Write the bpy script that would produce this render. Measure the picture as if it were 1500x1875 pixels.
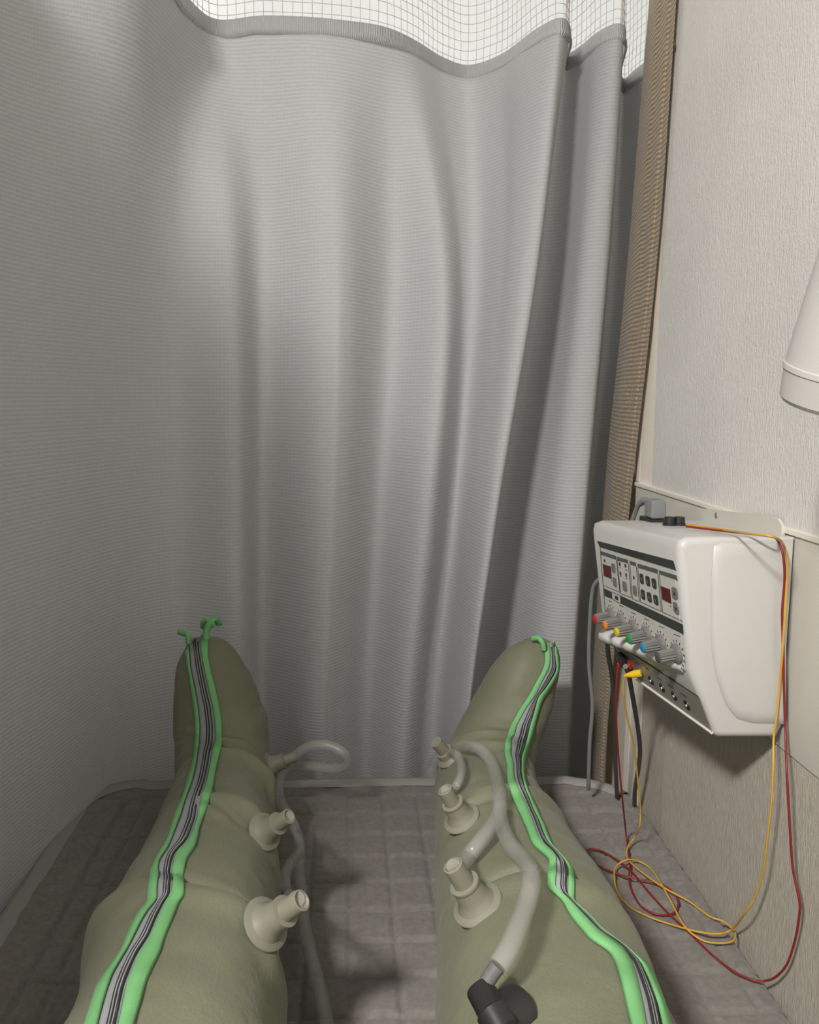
import bpy, bmesh, math, random
from mathutils import Vector, noise
from mathutils.bvhtree import BVHTree
random.seed(4)
for o in list(bpy.data.objects): bpy.data.objects.remove(o)
SC = bpy.context.scene
COL = SC.collection
R = math.radians
# ------------------------------------------------------------------ camera
H = 0.70                       # eye height above the bed top (z = 0 is the bed top)
PITCH = R(8.16); YAW = math.atan2(115, 1500 / math.cos(PITCH))
FW = Vector((math.sin(YAW)*math.cos(PITCH), math.cos(YAW)*math.cos(PITCH), -math.sin(PITCH)))
RT = Vector((math.cos(YAW), -math.sin(YAW), 0)); UP = RT.cross(FW)
CAM = Vector((0, 0, H)); FPX = 1500.0
cd = bpy.data.cameras.new('camera'); cam = bpy.data.objects.new('camera', cd); COL.objects.link(cam)
cam.location = CAM; cam.rotation_euler = FW.to_track_quat('-Z', 'Y').to_euler()
cd.sensor_fit = 'VERTICAL'; cd.sensor_height = 36; cd.lens = 36*FPX/1875.0
cd.clip_start = 0.02; cd.clip_end = 50
SC.camera = cam
# ------------------------------------------------------------------ world, lights, exposure
W = bpy.data.worlds.new('world'); SC.world = W; W.use_nodes = True
WB = W.node_tree.nodes['Background']
WB.inputs[0].default_value = (0.93, 0.97, 1.0, 1); WB.inputs[1].default_value = 0.50
SC.view_settings.view_transform = 'Standard'; SC.view_settings.look = 'None'
SC.view_settings.exposure = 0.10; SC.view_settings.gamma = 1.0
SC.view_settings.use_curve_mapping = False
def area(name, loc, target, size, power, color):
    l = bpy.data.lights.new(name, 'AREA'); l.shape = 'SQUARE'; l.size = size; l.energy = power; l.color = color
    o = bpy.data.objects.new(name, l); COL.objects.link(o); o.location = loc
    o.rotation_euler = (Vector(target)-Vector(loc)).to_track_quat('-Z', 'Y').to_euler()
    return o
CEIL = 1.95; FLOOR = -0.55
LAMP = (-0.80, -0.64, CEIL-0.06)
area('ceiling_lamp_light', LAMP, (-0.55, 0.1, 0), 0.28, 104, (1.0, 0.965, 0.925))
area('window_daylight', (-0.1, 2.32, 1.35), (-0.05, 1.2, 0.8), 1.1, 9, (1.0, 0.93, 0.80))

# ------------------------------------------------------------------ pixel <-> room helpers (turn a traced outline into metres)
def ray(px, py): return FW + RT*((px-750)/FPX) + UP*((937.5-py)/FPX)
def onz(px, py, z): d = ray(px, py); return CAM + d*((z-H)/d.z)
def onx(px, py, x): d = ray(px, py); return CAM + d*(x/d.x)
def ony(px, py, y): d = ray(px, py); return CAM + d*(y/d.y)
def onplane(px, py, p, n):
    d = ray(px, py); return CAM + d*((p-CAM).dot(n)/d.dot(n))
def xat(px, y, z):
    k = (px-750)/FPX
    return (k*(y*FW.y + (z-H)*FW.z) - y*RT.y)/(RT.x - k*FW.x)

# ------------------------------------------------------------------ materials
def mat(name, col, rough=0.6, metal=0.0, spec=0.5, alpha=1.0, trans=0.0, coat=0.0, sheen=0.0):
    m = bpy.data.materials.new(name); m.use_nodes = True
    b = m.node_tree.nodes['Principled BSDF']
    b.inputs['Base Color'].default_value = (*col, 1); b.inputs['Roughness'].default_value = rough
    b.inputs['Metallic'].default_value = metal; b.inputs['Specular IOR Level'].default_value = spec
    b.inputs['Alpha'].default_value = alpha; b.inputs['Transmission Weight'].default_value = trans
    b.inputs['Coat Weight'].default_value = coat; b.inputs['Sheen Weight'].default_value = sheen
    return m
def nd(m, t, **k):
    n = m.node_tree.nodes.new(t)
    for a, v in k.items(): setattr(n, a, v)
    return n
def lk(m, a, b): m.node_tree.links.new(a, b)
def add_noise_colour(m, scale, c1, c2, vec='Object', stretch=(1, 1, 1), detail=4):
    tc = nd(m, 'ShaderNodeTexCoord'); mp = nd(m, 'ShaderNodeMapping'); mp.inputs['Scale'].default_value = stretch
    n = nd(m, 'ShaderNodeTexNoise'); n.inputs['Scale'].default_value = scale; n.inputs['Detail'].default_value = detail
    r = nd(m, 'ShaderNodeValToRGB'); r.color_ramp.elements[0].position = .3; r.color_ramp.elements[1].position = .7
    r.color_ramp.elements[0].color = (*c1, 1); r.color_ramp.elements[1].color = (*c2, 1)
    lk(m, tc.outputs[vec], mp.inputs[0]); lk(m, mp.outputs[0], n.inputs['Vector']); lk(m, n.outputs['Fac'], r.inputs[0])
    lk(m, r.outputs[0], m.node_tree.nodes['Principled BSDF'].inputs['Base Color'])
    return r
def bump(m, sockets, strength=0.4, dist=0.002):
    """sum of height sockets -> normal"""
    cur = sockets[0]
    for s in sockets[1:]:
        a = nd(m, 'ShaderNodeMath', operation='ADD'); lk(m, cur, a.inputs[0]); lk(m, s, a.inputs[1]); cur = a.outputs[0]
    b = nd(m, 'ShaderNodeBump'); b.inputs['Strength'].default_value = strength; b.inputs['Distance'].default_value = dist
    lk(m, cur, b.inputs['Height']); lk(m, b.outputs[0], m.node_tree.nodes['Principled BSDF'].inputs['Normal'])
def noise_h(m, scale, vec='Object', stretch=(1, 1, 1), amp=1.0, detail=3):
    tc = nd(m, 'ShaderNodeTexCoord'); mp = nd(m, 'ShaderNodeMapping'); mp.inputs['Scale'].default_value = stretch
    n = nd(m, 'ShaderNodeTexNoise'); n.inputs['Scale'].default_value = scale; n.inputs['Detail'].default_value = detail
    mu = nd(m, 'ShaderNodeMath', operation='MULTIPLY'); mu.inputs[1].default_value = amp
    lk(m, tc.outputs[vec], mp.inputs[0]); lk(m, mp.outputs[0], n.inputs['Vector']); lk(m, n.outputs['Fac'], mu.inputs[0])
    return mu.outputs[0]
def wave_h(m, scale, direction, vec='UV', amp=1.0, distort=0.6):
    tc = nd(m, 'ShaderNodeTexCoord'); w = nd(m, 'ShaderNodeTexWave', wave_type='BANDS', bands_direction=direction)
    w.inputs['Scale'].default_value = scale; w.inputs['Distortion'].default_value = distort; w.inputs['Detail'].default_value = 2
    w.inputs['Detail Scale'].default_value = 3
    mu = nd(m, 'ShaderNodeMath', operation='MULTIPLY'); mu.inputs[1].default_value = amp
    lk(m, tc.outputs[vec], w.inputs['Vector']); lk(m, w.outputs['Fac'], mu.inputs[0]); return mu.outputs[0]

def curtain_mat(name, c1, c2, pitch=0.0065, strength=.32):
    m = mat(name, c1, .85, spec=.2, sheen=.15)
    bs = m.node_tree.nodes['Principled BSDF']
    s = 0.314/pitch
    hy = wave_h(m, s, 'Y', amp=1.0, distort=2.0); hx = wave_h(m, s*1.35, 'X', amp=.3, distort=2.5)
    a = nd(m, 'ShaderNodeMath', operation='ADD'); lk(m, hy, a.inputs[0]); lk(m, hx, a.inputs[1])
    r = nd(m, 'ShaderNodeValToRGB'); r.color_ramp.elements[0].position = .1; r.color_ramp.elements[1].position = 1.3/1.55
    r.color_ramp.elements[0].color = (*c2, 1); r.color_ramp.elements[1].color = (*c1, 1)
    sc = nd(m, 'ShaderNodeMath', operation='MULTIPLY'); sc.inputs[1].default_value = 1/1.55
    lk(m, a.outputs[0], sc.inputs[0]); lk(m, sc.outputs[0], r.inputs[0]); lk(m, r.outputs[0], bs.inputs['Base Color'])
    bump(m, [a.outputs[0], noise_h(m, 260, amp=.6)], strength, .0012)
    # a little light passes through the cloth
    tr = nd(m, 'ShaderNodeBsdfTranslucent'); lk(m, r.outputs[0], tr.inputs[0])
    mx = nd(m, 'ShaderNodeMixShader'); mx.inputs[0].default_value = .14
    out = m.node_tree.nodes['Material Output']
    lk(m, bs.outputs[0], mx.inputs[1]); lk(m, tr.outputs[0], mx.inputs[2]); lk(m, mx.outputs[0], out.inputs[0])
    return m
M = {}
M['curtain'] = curtain_mat('grey_waffle_curtain_cloth', (.525, .535, .553), (.45, .458, .472))
M['beige'] = curtain_mat('beige_coarse_weave', (.50, .41, .29), (.24, .18, .12), pitch=.0075, strength=.8)
M['net'] = mat('net_thread', (.62, .62, .61), .8)
M['seam'] = mat('seam_band', (.50, .51, .53), .85); bump(M['seam'], [wave_h(M['seam'], 95, 'X', amp=1, distort=.3)], .8, .0015)
m = M['wall'] = mat('wallpaper_off_white', (.62, .59, .54), .85, spec=.2)
add_noise_colour(m, 6, (.64, .625, .60), (.70, .685, .655)); bump(m, [noise_h(m, 60, stretch=(1, 9, 1.0), amp=1.2), noise_h(m, 330, amp=1)], .5, .002)
m = M['wall_low'] = mat('ribbed_wallpaper_beige', (.42, .38, .32), .9, spec=.15)
add_noise_colour(m, 90, (.43, .395, .335), (.54, .50, .43), stretch=(1, 4, .7)); bump(m, [noise_h(m, 75, stretch=(1, 7, 1), amp=1), noise_h(m, 420, amp=.6)], .6, .002)
m = M['board'] = mat('cream_board', (.60, .57, .51), .55); bump(m, [noise_h(m, 500, amp=.5)], .15, .001)
M['rail'] = mat('white_rail', (.80, .76, .68), .4)
M['jamb'] = mat('white_frame_warm_light', (.86, .80, .71), .5)  # white frame; the bright cream tone paints in warm window light grazing it
M['plaster'] = mat('white_plaster', (.58, .57, .54), .9)
m = M['floor'] = mat('floor_vinyl', (.28, .25, .22), .5); add_noise_colour(m, 5, (.24, .21, .18), (.33, .29, .25))
m = M['pad'] = mat('quilted_pad_cloth', (.25, .23, .205), .9, spec=.15, sheen=.2)
add_noise_colour(m, 130, (.19, .178, .162), (.245, .23, .21)); bump(m, [noise_h(m, 500, amp=.7), noise_h(m, 28, amp=1.3)], .5, .002)
m = M['hem'] = mat('pad_hem', (.32, .31, .295), .85); bump(m, [noise_h(m, 500, amp=.8)], .4, .0015)
M['vinyl'] = mat('bed_vinyl', (.20, .17, .14), .5)
M['steel'] = mat('steel', (.55, .55, .55), .35, metal=1)
m = M['olive'] = mat('olive_nylon', (.21, .20, .13), .55, spec=.35, sheen=.1)
add_noise_colour(m, 7, (.158, .162, .104), (.192, .196, .128)); bump(m, [noise_h(m, 16, amp=1.6, detail=5), noise_h(m, 350, amp=.22)], .45, .006)
m = M['green'] = mat('green_binding_tape', (.19, .47, .19), .7, spec=.3); bump(m, [noise_h(m, 350, amp=.8)], .35, .0012)
m = M['tape'] = mat('grey_zipper_tape', (.31, .32, .335), .8); bump(m, [noise_h(m, 420, amp=.8)], .35, .0012)
M['coil'] = mat('dark_zipper_coil', (.03, .033, .04), .45)
M['coil_l'] = mat('light_zipper_coil', (.38, .38, .37), .5)
M['port'] = mat('beige_plastic', (.225, .22, .168), .5)
m = M['tube'] = mat('clear_tube', (.42, .415, .39), .25, alpha=.38, spec=.6)
m = M['black'] = mat('black_plastic', (.018, .018, .018), .4)
M['tubeend'] = mat('grey_tube_cuff', (.14, .14, .14), .4)
m = M['white'] = mat('white_abs', (.56, .555, .535), .28, coat=.25); bump(m, [noise_h(m, 380, amp=.6)], .10, .0008)
M['face'] = mat('panel_face', (.54, .53, .49), .45)
M['metalplate'] = mat('jack_plate', (.36, .34, .30), .4, metal=.35)
M['dark'] = mat('panel_dark_band', (.035, .042, .038), .5)
M['mid'] = mat('panel_grey_band', (.085, .095, .09), .5)
M['ink'] = mat('ink', (.03, .03, .03), .6)
M['btn_d'] = mat('button_dark', (.035, .04, .038), .5)
M['btn_g'] = mat('button_grey', (.17, .17, .15), .5)
M['led'] = mat('dark_red_display', (.09, .006, .008), .25)
M['knob'] = mat('knob_grey', (.17, .17, .16), .5)
for n_, c_ in dict(red=(.45, .02, .02), orange=(.75, .22, .02), yellow=(.62, .50, .02), green2=(.02, .28, .06), blue=(.03, .22, .40), dgrey=(.07, .07, .07)).items(): M[n_] = mat('cap_'+n_, c_, .4)
M['cred'] = mat('red_cable', (.24, .018, .018), .4)
M['cyel'] = mat('yellow_cable', (.62, .36, .045), .4)
M['pred'] = mat('red_plug', (.62, .02, .015), .35)
M['pyel'] = mat('yellow_plug', (.80, .52, .02), .35)
M['cgrey'] = mat('grey_cable', (.20, .21, .21), .5)
M['cdark'] = mat('dark_cable', (.055, .058, .055), .5)
M['silver'] = mat('polished_edge', (.75, .73, .68), .3)
M['lampw'] = mat('white_enamel', (.50, .49, .465), .4)
M['glass'] = mat('window_glass', (1, 1, 1), .02, trans=1.0, spec=.3); M['glass'].node_tree.nodes['Principled BSDF'].inputs['IOR'].default_value = 1.01
fr = M['frost'] = mat('glowing_frosted_pane', (.8, .8, .8), .6); fr.node_tree.nodes['Principled BSDF'].inputs['Emission Color'].default_value = (.95, 1, .97, 1); fr.node_tree.nodes['Principled BSDF'].inputs['Emission Strength'].default_value = .40  # emission added in place of daylight, keeps the backdrop of the net bright
e = M['emit'] = mat('lamp_diffuser', (1, 1, 1), .5)
e.node_tree.nodes['Principled BSDF'].inputs['Emission Color'].default_value = (1, .95, .87, 1); e.node_tree.nodes['Principled BSDF'].inputs['Emission Strength'].default_value = 3

# ------------------------------------------------------------------ object helpers
def obj(name, me_or_bm, m, parent=None, smooth=True, uv=None):
    if isinstance(me_or_bm, bmesh.types.BMesh):
        me = bpy.data.meshes.new(name); me_or_bm.normal_update(); me_or_bm.to_mesh(me); me_or_bm.free()
    else: me = me_or_bm
    me.materials.append(M[m])
    if smooth:
        for p in me.polygons: p.use_smooth = True
    o = bpy.data.objects.new(name, me); COL.objects.link(o)
    if parent is not None:
        o.parent = parent
        o.matrix_parent_inverse = parent.matrix_basis.inverted()
    return o
def thing(name, label, cat, loc=(0, 0, 0), group=None):
    o = bpy.data.objects.new(name, None); COL.objects.link(o); o.location = loc; o.empty_display_size = .05
    return tag(o, label, cat, group)
def tag(o, label, cat, group=None):
    o['label'] = label; o['category'] = cat
    if group: o['group'] = group
    return o
def struct(o): o['kind'] = 'structure'; return o
def autosmooth(o, ang=35):
    me = o.data
    bm = bmesh.new(); bm.from_mesh(me)
    for e_ in bm.edges:
        if len(e_.link_faces) == 2 and e_.calc_face_angle(0) > R(ang): e_.smooth = False
    bm.to_mesh(me); bm.free(); return o
def box(bm, x0, x1, y0, y1, z0, z1):
    vs = [bm.verts.new((x, y, z)) for x in (x0, x1) for y in (y0, y1) for z in (z0, z1)]
    for f in ((0, 1, 3, 2), (4, 6, 7, 5), (0, 4, 5, 1), (2, 3, 7, 6), (0, 2, 6, 4), (1, 5, 7, 3)): bm.faces.new([vs[i] for i in f])
    return vs
def boxo(name, m, x0, x1, y0, y1, z0, z1, parent=None, bevel=0.0):
    bm = bmesh.new(); box(bm, x0, x1, y0, y1, z0, z1)
    bmesh.ops.recalc_face_normals(bm, faces=bm.faces[:])
    if bevel: bmesh.ops.bevel(bm, geom=bm.edges[:], offset=bevel, segments=3, affect='EDGES', profile=.6)
    return autosmooth(obj(name, bm, m, parent))
def catmull(pts, n=8):
    pts = [Vector(p) for p in pts]; out = []
    for i in range(len(pts)-1):
        p0 = pts[i-1] if i else pts[0]*2-pts[1]; p1 = pts[i]; p2 = pts[i+1]
        p3 = pts[i+2] if i+2 < len(pts) else pts[-1]*2-pts[-2]
        for k in range(n):
            t = k/n
            out.append(.5*((2*p1)+(-p0+p2)*t+(2*p0-5*p1+4*p2-p3)*t*t+(-p0+3*p1-3*p2+p3)*t**3))
    out.append(pts[-1]); return out
def sweep(bm, pts, rad, seg=10, cap=True, squash=None):
    """tube along points; rad number or list"""
    n = len(pts); rings = []
    t0 = (pts[1]-pts[0]).normalized(); ref = Vector((0, 0, 1)) if abs(t0.z) < .9 else Vector((1, 0, 0))
    u = t0.cross(ref).normalized()
    for i, p in enumerate(pts):
        t = (pts[min(i+1, n-1)]-pts[max(i-1, 0)]).normalized()
        u = (u - t*u.dot(t)).normalized(); v = t.cross(u)
        r = rad[i] if isinstance(rad, (list, tuple)) else rad
        rings.append([bm.verts.new(p+(u*math.cos(a)+v*math.sin(a))*r) for a in [2*math.pi*k/seg for k in range(seg)]])
    for a, b in zip(rings, rings[1:]):
        for k in range(seg): bm.faces.new((a[k], a[(k+1) % seg], b[(k+1) % seg], b[k]))
    if cap: bm.faces.new(rings[0][::-1]); bm.faces.new(rings[-1])
def tubeo(name, pts, rad, m, parent=None, n=8, seg=10, smoothpath=True):
    bm = bmesh.new(); sweep(bm, catmull(pts, n) if smoothpath else [Vector(p) for p in pts], rad, seg); bmesh.ops.recalc_face_normals(bm, faces=bm.faces[:])
    return autosmooth(obj(name, bm, m, parent), 50)
def lathe(bm, base, axis, prof, seg=28, flute=None):
    """prof: (distance along axis, radius)"""
    axis = axis.normalized(); ref = Vector((0, 0, 1)) if abs(axis.z) < .9 else Vector((0, 1, 0))
    u = axis.cross(ref).normalized(); v = axis.cross(u); rings = []
    for d, r in prof:
        ring = []
        for k in range(seg):
            a = 2*math.pi*k/seg; rr = r
            if flute and flute[0] <= d <= flute[1]: rr = r*(1-.22*(k % 2))
            ring.append(bm.verts.new(base+axis*d+(u*math.cos(a)+v*math.sin(a))*rr))
        rings.append(ring)
    for a, b in zip(rings, rings[1:]):
        for k in range(seg): bm.faces.new((a[k], a[(k+1) % seg], b[(k+1) % seg], b[k]))
    bm.faces.new(rings[0][::-1]); bm.faces.new(rings[-1])
    bmesh.ops.recalc_face_normals(bm, faces=bm.faces[:])
def latheo(name, base, axis, prof, m, parent=None, seg=28, flute=None, ang=35):
    bm = bmesh.new(); lathe(bm, Vector(base), Vector(axis), prof, seg, flute); return autosmooth(obj(name, bm, m, parent), ang)

# ================================================================== THE SETTING
XW = 0.508
struct(boxo('floor', 'floor', -2.2, 1.0, -1.3, 2.6, FLOOR-.05, FLOOR))
struct(boxo('ceiling', 'plaster', -2.2, 1.0, -1.3, 2.6, CEIL, CEIL+.05))
bm = bmesh.new(); box(bm, XW, XW+.12, -1.3, 1.33, .545, CEIL); struct(obj('wall_right', bm, 'wall', smooth=False))
bm = bmesh.new(); box(bm, XW, XW+.12, -1.3, 1.33, FLOOR, .285); struct(obj('wall_right_lower', bm, 'wall_low', smooth=False))
struct(boxo('trim_1', 'board', XW-.002, XW+.12, -1.3, 1.40, .287, .541, bevel=.0015))
struct(boxo('trim_2', 'rail', XW-.005, XW+.12, -1.3, 1.40, .541, .548, bevel=.0015))
# door-frame like painted post at the end of the wall
bm = bmesh.new()
for a, b, dx in ((1.33, 1.352, .000), (1.352, 1.356, .006), (1.356, 1.392, .002), (1.392, 1.397, .008), (1.397, 1.42, .003)):
    box(bm, XW+dx, XW+.12, a, b, FLOOR, .287)
    box(bm, XW+dx, XW+.12, a, b, .548, CEIL)
struct(obj('trim_3', bm, 'jamb', smooth=False))
struct(boxo('trim_4', 'jamb', XW+.03, XW+.12, 1.42, 1.60, FLOOR, .55))
struct(boxo('trim_5', 'jamb', XW+.07, XW+.12, 1.42, 1.50, .55, CEIL))
struct(boxo('wall_left', 'plaster', -2.3, -2.2, -1.3, 2.6, FLOOR, CEIL))
struct(boxo('wall_back', 'plaster', -2.3, 1.0, -1.4, -1.3, FLOOR, CEIL))
# far wall with the window behind the curtain
FY = 2.45
bm = bmesh.new(); box(bm, -2.2, -1.5, FY, FY+.12, FLOOR, CEIL); box(bm, .95, 1.0, FY, FY+.12, FLOOR, CEIL)
box(bm, -1.5, .95, FY, FY+.12, FLOOR, .7); box(bm, -1.5, .95, FY, FY+.12, 1.92, CEIL); struct(obj('wall_far', bm, 'plaster', smooth=False))
bm = bmesh.new()
for x0, x1, z0, z1 in ((-1.5, -1.45, .7, 1.92), (.90, .95, .7, 1.92), (-1.45, .90, .7, .75), (-1.45, .90, 1.89, 1.92), (-.97, -.93, .75, 1.89)):
    box(bm, x0, x1, FY+.02, FY+.08, z0, z1)
wo = struct(obj('window_1', bm, 'rail', smooth=False))
bm = bmesh.new(); box(bm, -1.45, .90, FY+.045, FY+.05, .75, 1.89); obj('pane', bm, 'frost', wo, smooth=False)
bm = bmesh.new(); box(bm, XW+.12, 1.0, 1.42, 1.56, FLOOR, CEIL); box(bm, .95, 1.0, 1.56, FY, FLOOR, CEIL); struct(obj('wall_window_side', bm, 'plaster', smooth=False))
# ceiling lamp (above and behind the viewer)
cl = thing('ceiling_light', 'square white ceiling lamp behind the viewer', 'lamp', (LAMP[0], LAMP[1], CEIL))
boxo('housing', 'plaster', LAMP[0]-.19, LAMP[0]+.19, LAMP[1]-.19, LAMP[1]+.19, CEIL-.035, CEIL, cl, .004)
boxo('diffuser', 'emit', LAMP[0]-.165, LAMP[0]+.165, LAMP[1]-.165, LAMP[1]+.165, CEIL-.045, CEIL-.033, cl, .002)

# ================================================================== CURTAIN
ZS = 1.36
def S(px, py): p = onz(px, py, ZS); return (p.x, p.y)
# each feature: seam position, then (pixel column, distance) at three lower heights, or one fixed place
LV = (.92, .47, 0.0)
F = [
 ((-.50, .02), None), ((-.495, .28), None), ((-.515, .60), None), ((-.50, .85), None), ((-.505, 1.08), None), ((-.47, 1.26), None),
 (S(240, -120), ((205, 1.44), (215, 1.45), (225, 1.47))),
 (S(340, 0), ((325, 1.545), (325, 1.55), (332, 1.55))),
 (S(395, 42), ((425, 1.545), (431, 1.515), (438, 1.505))),
 (S(480, 36), ((485, 1.625), (482, 1.635), (480, 1.62))),
 (S(560, 38), ((590, 1.555), (585, 1.55), (575, 1.55))),
 (S(625, 44), ((640, 1.56), (630, 1.565), (615, 1.57))),
 (S(700, 55), ((718, 1.66), (695, 1.67), (672, 1.635))),
 (S(755, 78), ((812, 1.59), (780, 1.57), (738, 1.56))),
 (S(812, 112), ((848, 1.665), (820, 1.66), (780, 1.62))),
 (S(860, 125), ((878, 1.67), (843, 1.66), (800, 1.62))),
 (S(920, 105), ((915, 1.60), (865, 1.59), (820, 1.57))),
 (S(980, 62), ((950, 1.53), (888, 1.52), (838, 1.51))),
 (S(1025, 40), ((978, 1.515), (907, 1.505), (852, 1.495))),
 (S(1043, 58), ((981, 1.545), (910, 1.535), (854, 1.53))),
 (S(1034, 90), ((966, 1.66), (896, 1.66), (845, 1.65))),
 (S(1038, 106), ((985, 1.735), (915, 1.735), (862, 1.72))),
 (S(1065, 90), ((1025, 1.70), (960, 1.70), (915, 1.69))),
 (S(1095, 66), ((1058, 1.575), (1012, 1.575), (978, 1.57))),
 (S(1130, 50), ((1098, 1.545), (1060, 1.545), (1030, 1.545))),
 (S(1144, 64), ((1113, 1.575), (1074, 1.575), (1042, 1.575))),
 (S(1134, 115), ((1098, 1.72), (1060, 1.72), (1030, 1.72))),
 (S(1141, 150), ((1115, 1.81), (1078, 1.81), (1046, 1.80))),
 (S(1168, 130), ((1148, 1.79), (1105, 1.78), (1070, 1.77))),
 (S(1222, 92), ((1200, 1.70), (1150, 1.70), (1112, 1.70))),
]
ZL = [ZS, .92, .47, 0.0, -.50]
cols = []
for top, low in F:
    c = [Vector((top[0], top[1], ZS))]
    for i, z in enumerate(LV):
        if low is None: c.append(Vector((top[0], top[1], z)))
        else: px, y = low[i]; c.append(Vector((xat(px, y, z), y, z)))
    c.append(Vector((c[-1].x, c[-1].y, -.50)))
    cols.append(c)
NSUB = 12
def plan_at(z):
    """smooth plan curve of the curtain at height z"""
    zz = min(max(z, ZL[-1]), ZS)
    pts = []
    for c in cols:
        for i in range(4):
            if ZL[i] >= zz >= ZL[i+1]:
                t = (ZL[i]-zz)/(ZL[i]-ZL[i+1])
                p0 = c[i-1] if i else c[0]*2-c[1]; p3 = c[i+2] if i+2 < 5 else c[4]
                p = .5*((2*c[i])+(-p0+c[i+1])*t+(2*p0-5*c[i]+4*c[i+1]-p3)*t*t+(-p0+3*c[i]-3*c[i+1]+p3)*t**3)
                pts.append(Vector((p.x, p.y, z))); break
    return catmull(pts, NSUB)
def cloth(name, m, parent, z0, z1, dz, off=0.0, ripple=0.0, planf=plan_at):
    zs = []; z = z1
    while z > z0+1e-6: zs.append(z); z -= dz
    zs.append(z0)
    bm = bmesh.new(); uvl = bm.loops.layers.uv.new('UVMap'); rows = []
    ref = planf(zs[0]); arc = [0]
    for a, b in zip(ref, ref[1:]): arc.append(arc[-1]+(b-a).length)
    for z in zs:
        pl = planf(z); row = []
        for i, p in enumerate(pl):
            q = p.copy()
            t = (pl[min(i+1, len(pl)-1)]-pl[max(i-1, 0)]); nrm = Vector((t.y, -t.x, 0)).normalized()
            if off: q += nrm*off
            if ripple: q += nrm*ripple*(noise.noise(Vector((arc[i]*7, z*1.2, 3))) + .5*noise.noise(Vector((arc[i]*18, z*1.6, 9))))
            row.append((bm.verts.new(q), arc[i], z))
        rows.append(row)
    for a, b in zip(rows, rows[1:]):
        for i in range(len(a)-1):
            f = bm.faces.new((b[i][0], b[i+1][0], a[i+1][0], a[i][0]))
            for l, s in zip(f.loops, (b[i], b[i+1], a[i+1], a[i])): l[uvl].uv = (s[1], s[2])
    return obj(name, bm, m, parent)
cur = thing('privacy_curtain', 'pale grey waffle-weave privacy curtain with white net top, drawn around the foot of the bed', 'curtain', (0, 1.6, -.5))
co = cloth('curtain_cloth', 'curtain', cur, -.50, ZS-.012, .03, ripple=.004)
# seam band between cloth and net
bm = bmesh.new(); uvl = bm.loops.layers.uv.new('UVMap')
pl = plan_at(ZS); arc = 0; prev = None
for i, p in enumerate(pl):
    t = (pl[min(i+1, len(pl)-1)]-pl[max(i-1, 0)]); nr = Vector((t.y, -t.x, 0)).normalized()
    if i: arc += (p-pl[i-1]).length
    wob = .0022*noise.noise(Vector((arc*22, 0, 1)))
    prof = [(-.002, .003), (.0022, .002), (.0030, -.008), (.0024, -.0155), (.0052, -.0185), (.0055, -.024+wob), (.001, -.028+wob)]
    cur_r = [(bm.verts.new(Vector((p.x, p.y, ZS))+nr*a+Vector((0, 0, b+.004))), arc, b) for a, b in prof]
    if prev:
        for k in range(len(prof)-1):
            f = bm.faces.new((prev[k][0], prev[k+1][0], cur_r[k+1][0], cur_r[k][0]))
            for l, s in zip(f.loops, (prev[k], prev[k+1], cur_r[k+1], cur_r[k])): l[uvl].uv = (s[1], s[2])
    prev = cur_r
obj('seam_band', bm, 'seam', cur)
# net: real crossing threads
bm = bmesh.new()
pl = plan_at(ZS); arcs = [0]
for a, b in zip(pl, pl[1:]): arcs.append(arcs[-1]+(b-a).length)
def at_arc(s, z):
    for i in range(len(arcs)-1):
        if arcs[i+1] >= s:
            t = (s-arcs[i])/max(1e-9, arcs[i+1]-arcs[i]); p = pl[i].lerp(pl[i+1], t); break
    else: p = pl[-1]
    wx = .004*noise.noise(Vector((s*5, z*9, 2)))
    return Vector((p.x+wx, p.y+.006*noise.noise(Vector((s*4, z*8, 7))), z))
NT = CEIL-.03; s = 0.01
while s < arcs[-1]:
    k = 0; pts = []
    z = ZS-.002
    while z < NT: pts.append(at_arc(s+.0015*noise.noise(Vector((s*60, z*14, 0))), z)); z += .04
    pts.append(at_arc(s, NT)); sweep(bm, pts, .00062, 4, False); s += .0172
z = ZS+.014; k = 0
while z < NT:
    n_ = int(arcs[-1]/.015); pts = [at_arc(arcs[-1]*i/n_, z+.0035*noise.noise(Vector((i*.12, z*30, 4)))) for i in range(n_+1)]
    sweep(bm, pts, .00062, 4, False); z += .0172
no = obj('net_top', bm, 'net', cur)
bm = bmesh.new(); sweep(bm, [Vector((p.x, p.y, CEIL-.018)) for p in pl[::4]], .014, 8)
tag(obj('curtain_track', bm, 'plaster'), 'white ceiling track the grey privacy curtain hangs from', 'curtain track')

# beige drape by the window
BZ = [1.5, .92, .47, 0.0, -.5]
def bcol(spec): return [Vector((x, y, z)) for (x, y), z in zip(spec, BZ)]
e_px = {1.5: 1252, .92: 1204, .545: 1159, .25: 1119, 0: 1108}
def ysolve(px, z, x):
    a, b = .8, 2.2
    for _ in range(40):
        m_ = (a+b)/2
        if xat(px, m_, z) < x: a = m_
        else: b = m_
    return (a+b)/2
BE = [  # free edge ... left end: (pixel column per height), room x
 ((1246, 1204, 1150, 1109), .499), ((1237, 1196, 1144, 1106), .503), ((1228, 1188, 1138, 1102), .500),
 ((1216, 1178, 1130, 1098), .505), ((1206, 1168, 1122, 1093), .504), ((1197, 1158, 1114, 1088), .514), ((1186, 1146, 1104, 1080), .540)]
bz4 = (1.36, .92, .47, 0.0)
bcols = []
for spec, x in BE:
    c = [Vector((x, ysolve(px, z, x), z)) for px, z in zip(spec, bz4)]; c.append(Vector((c[-1].x, c[-1].y, -.5))); bcols.append(c)
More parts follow.
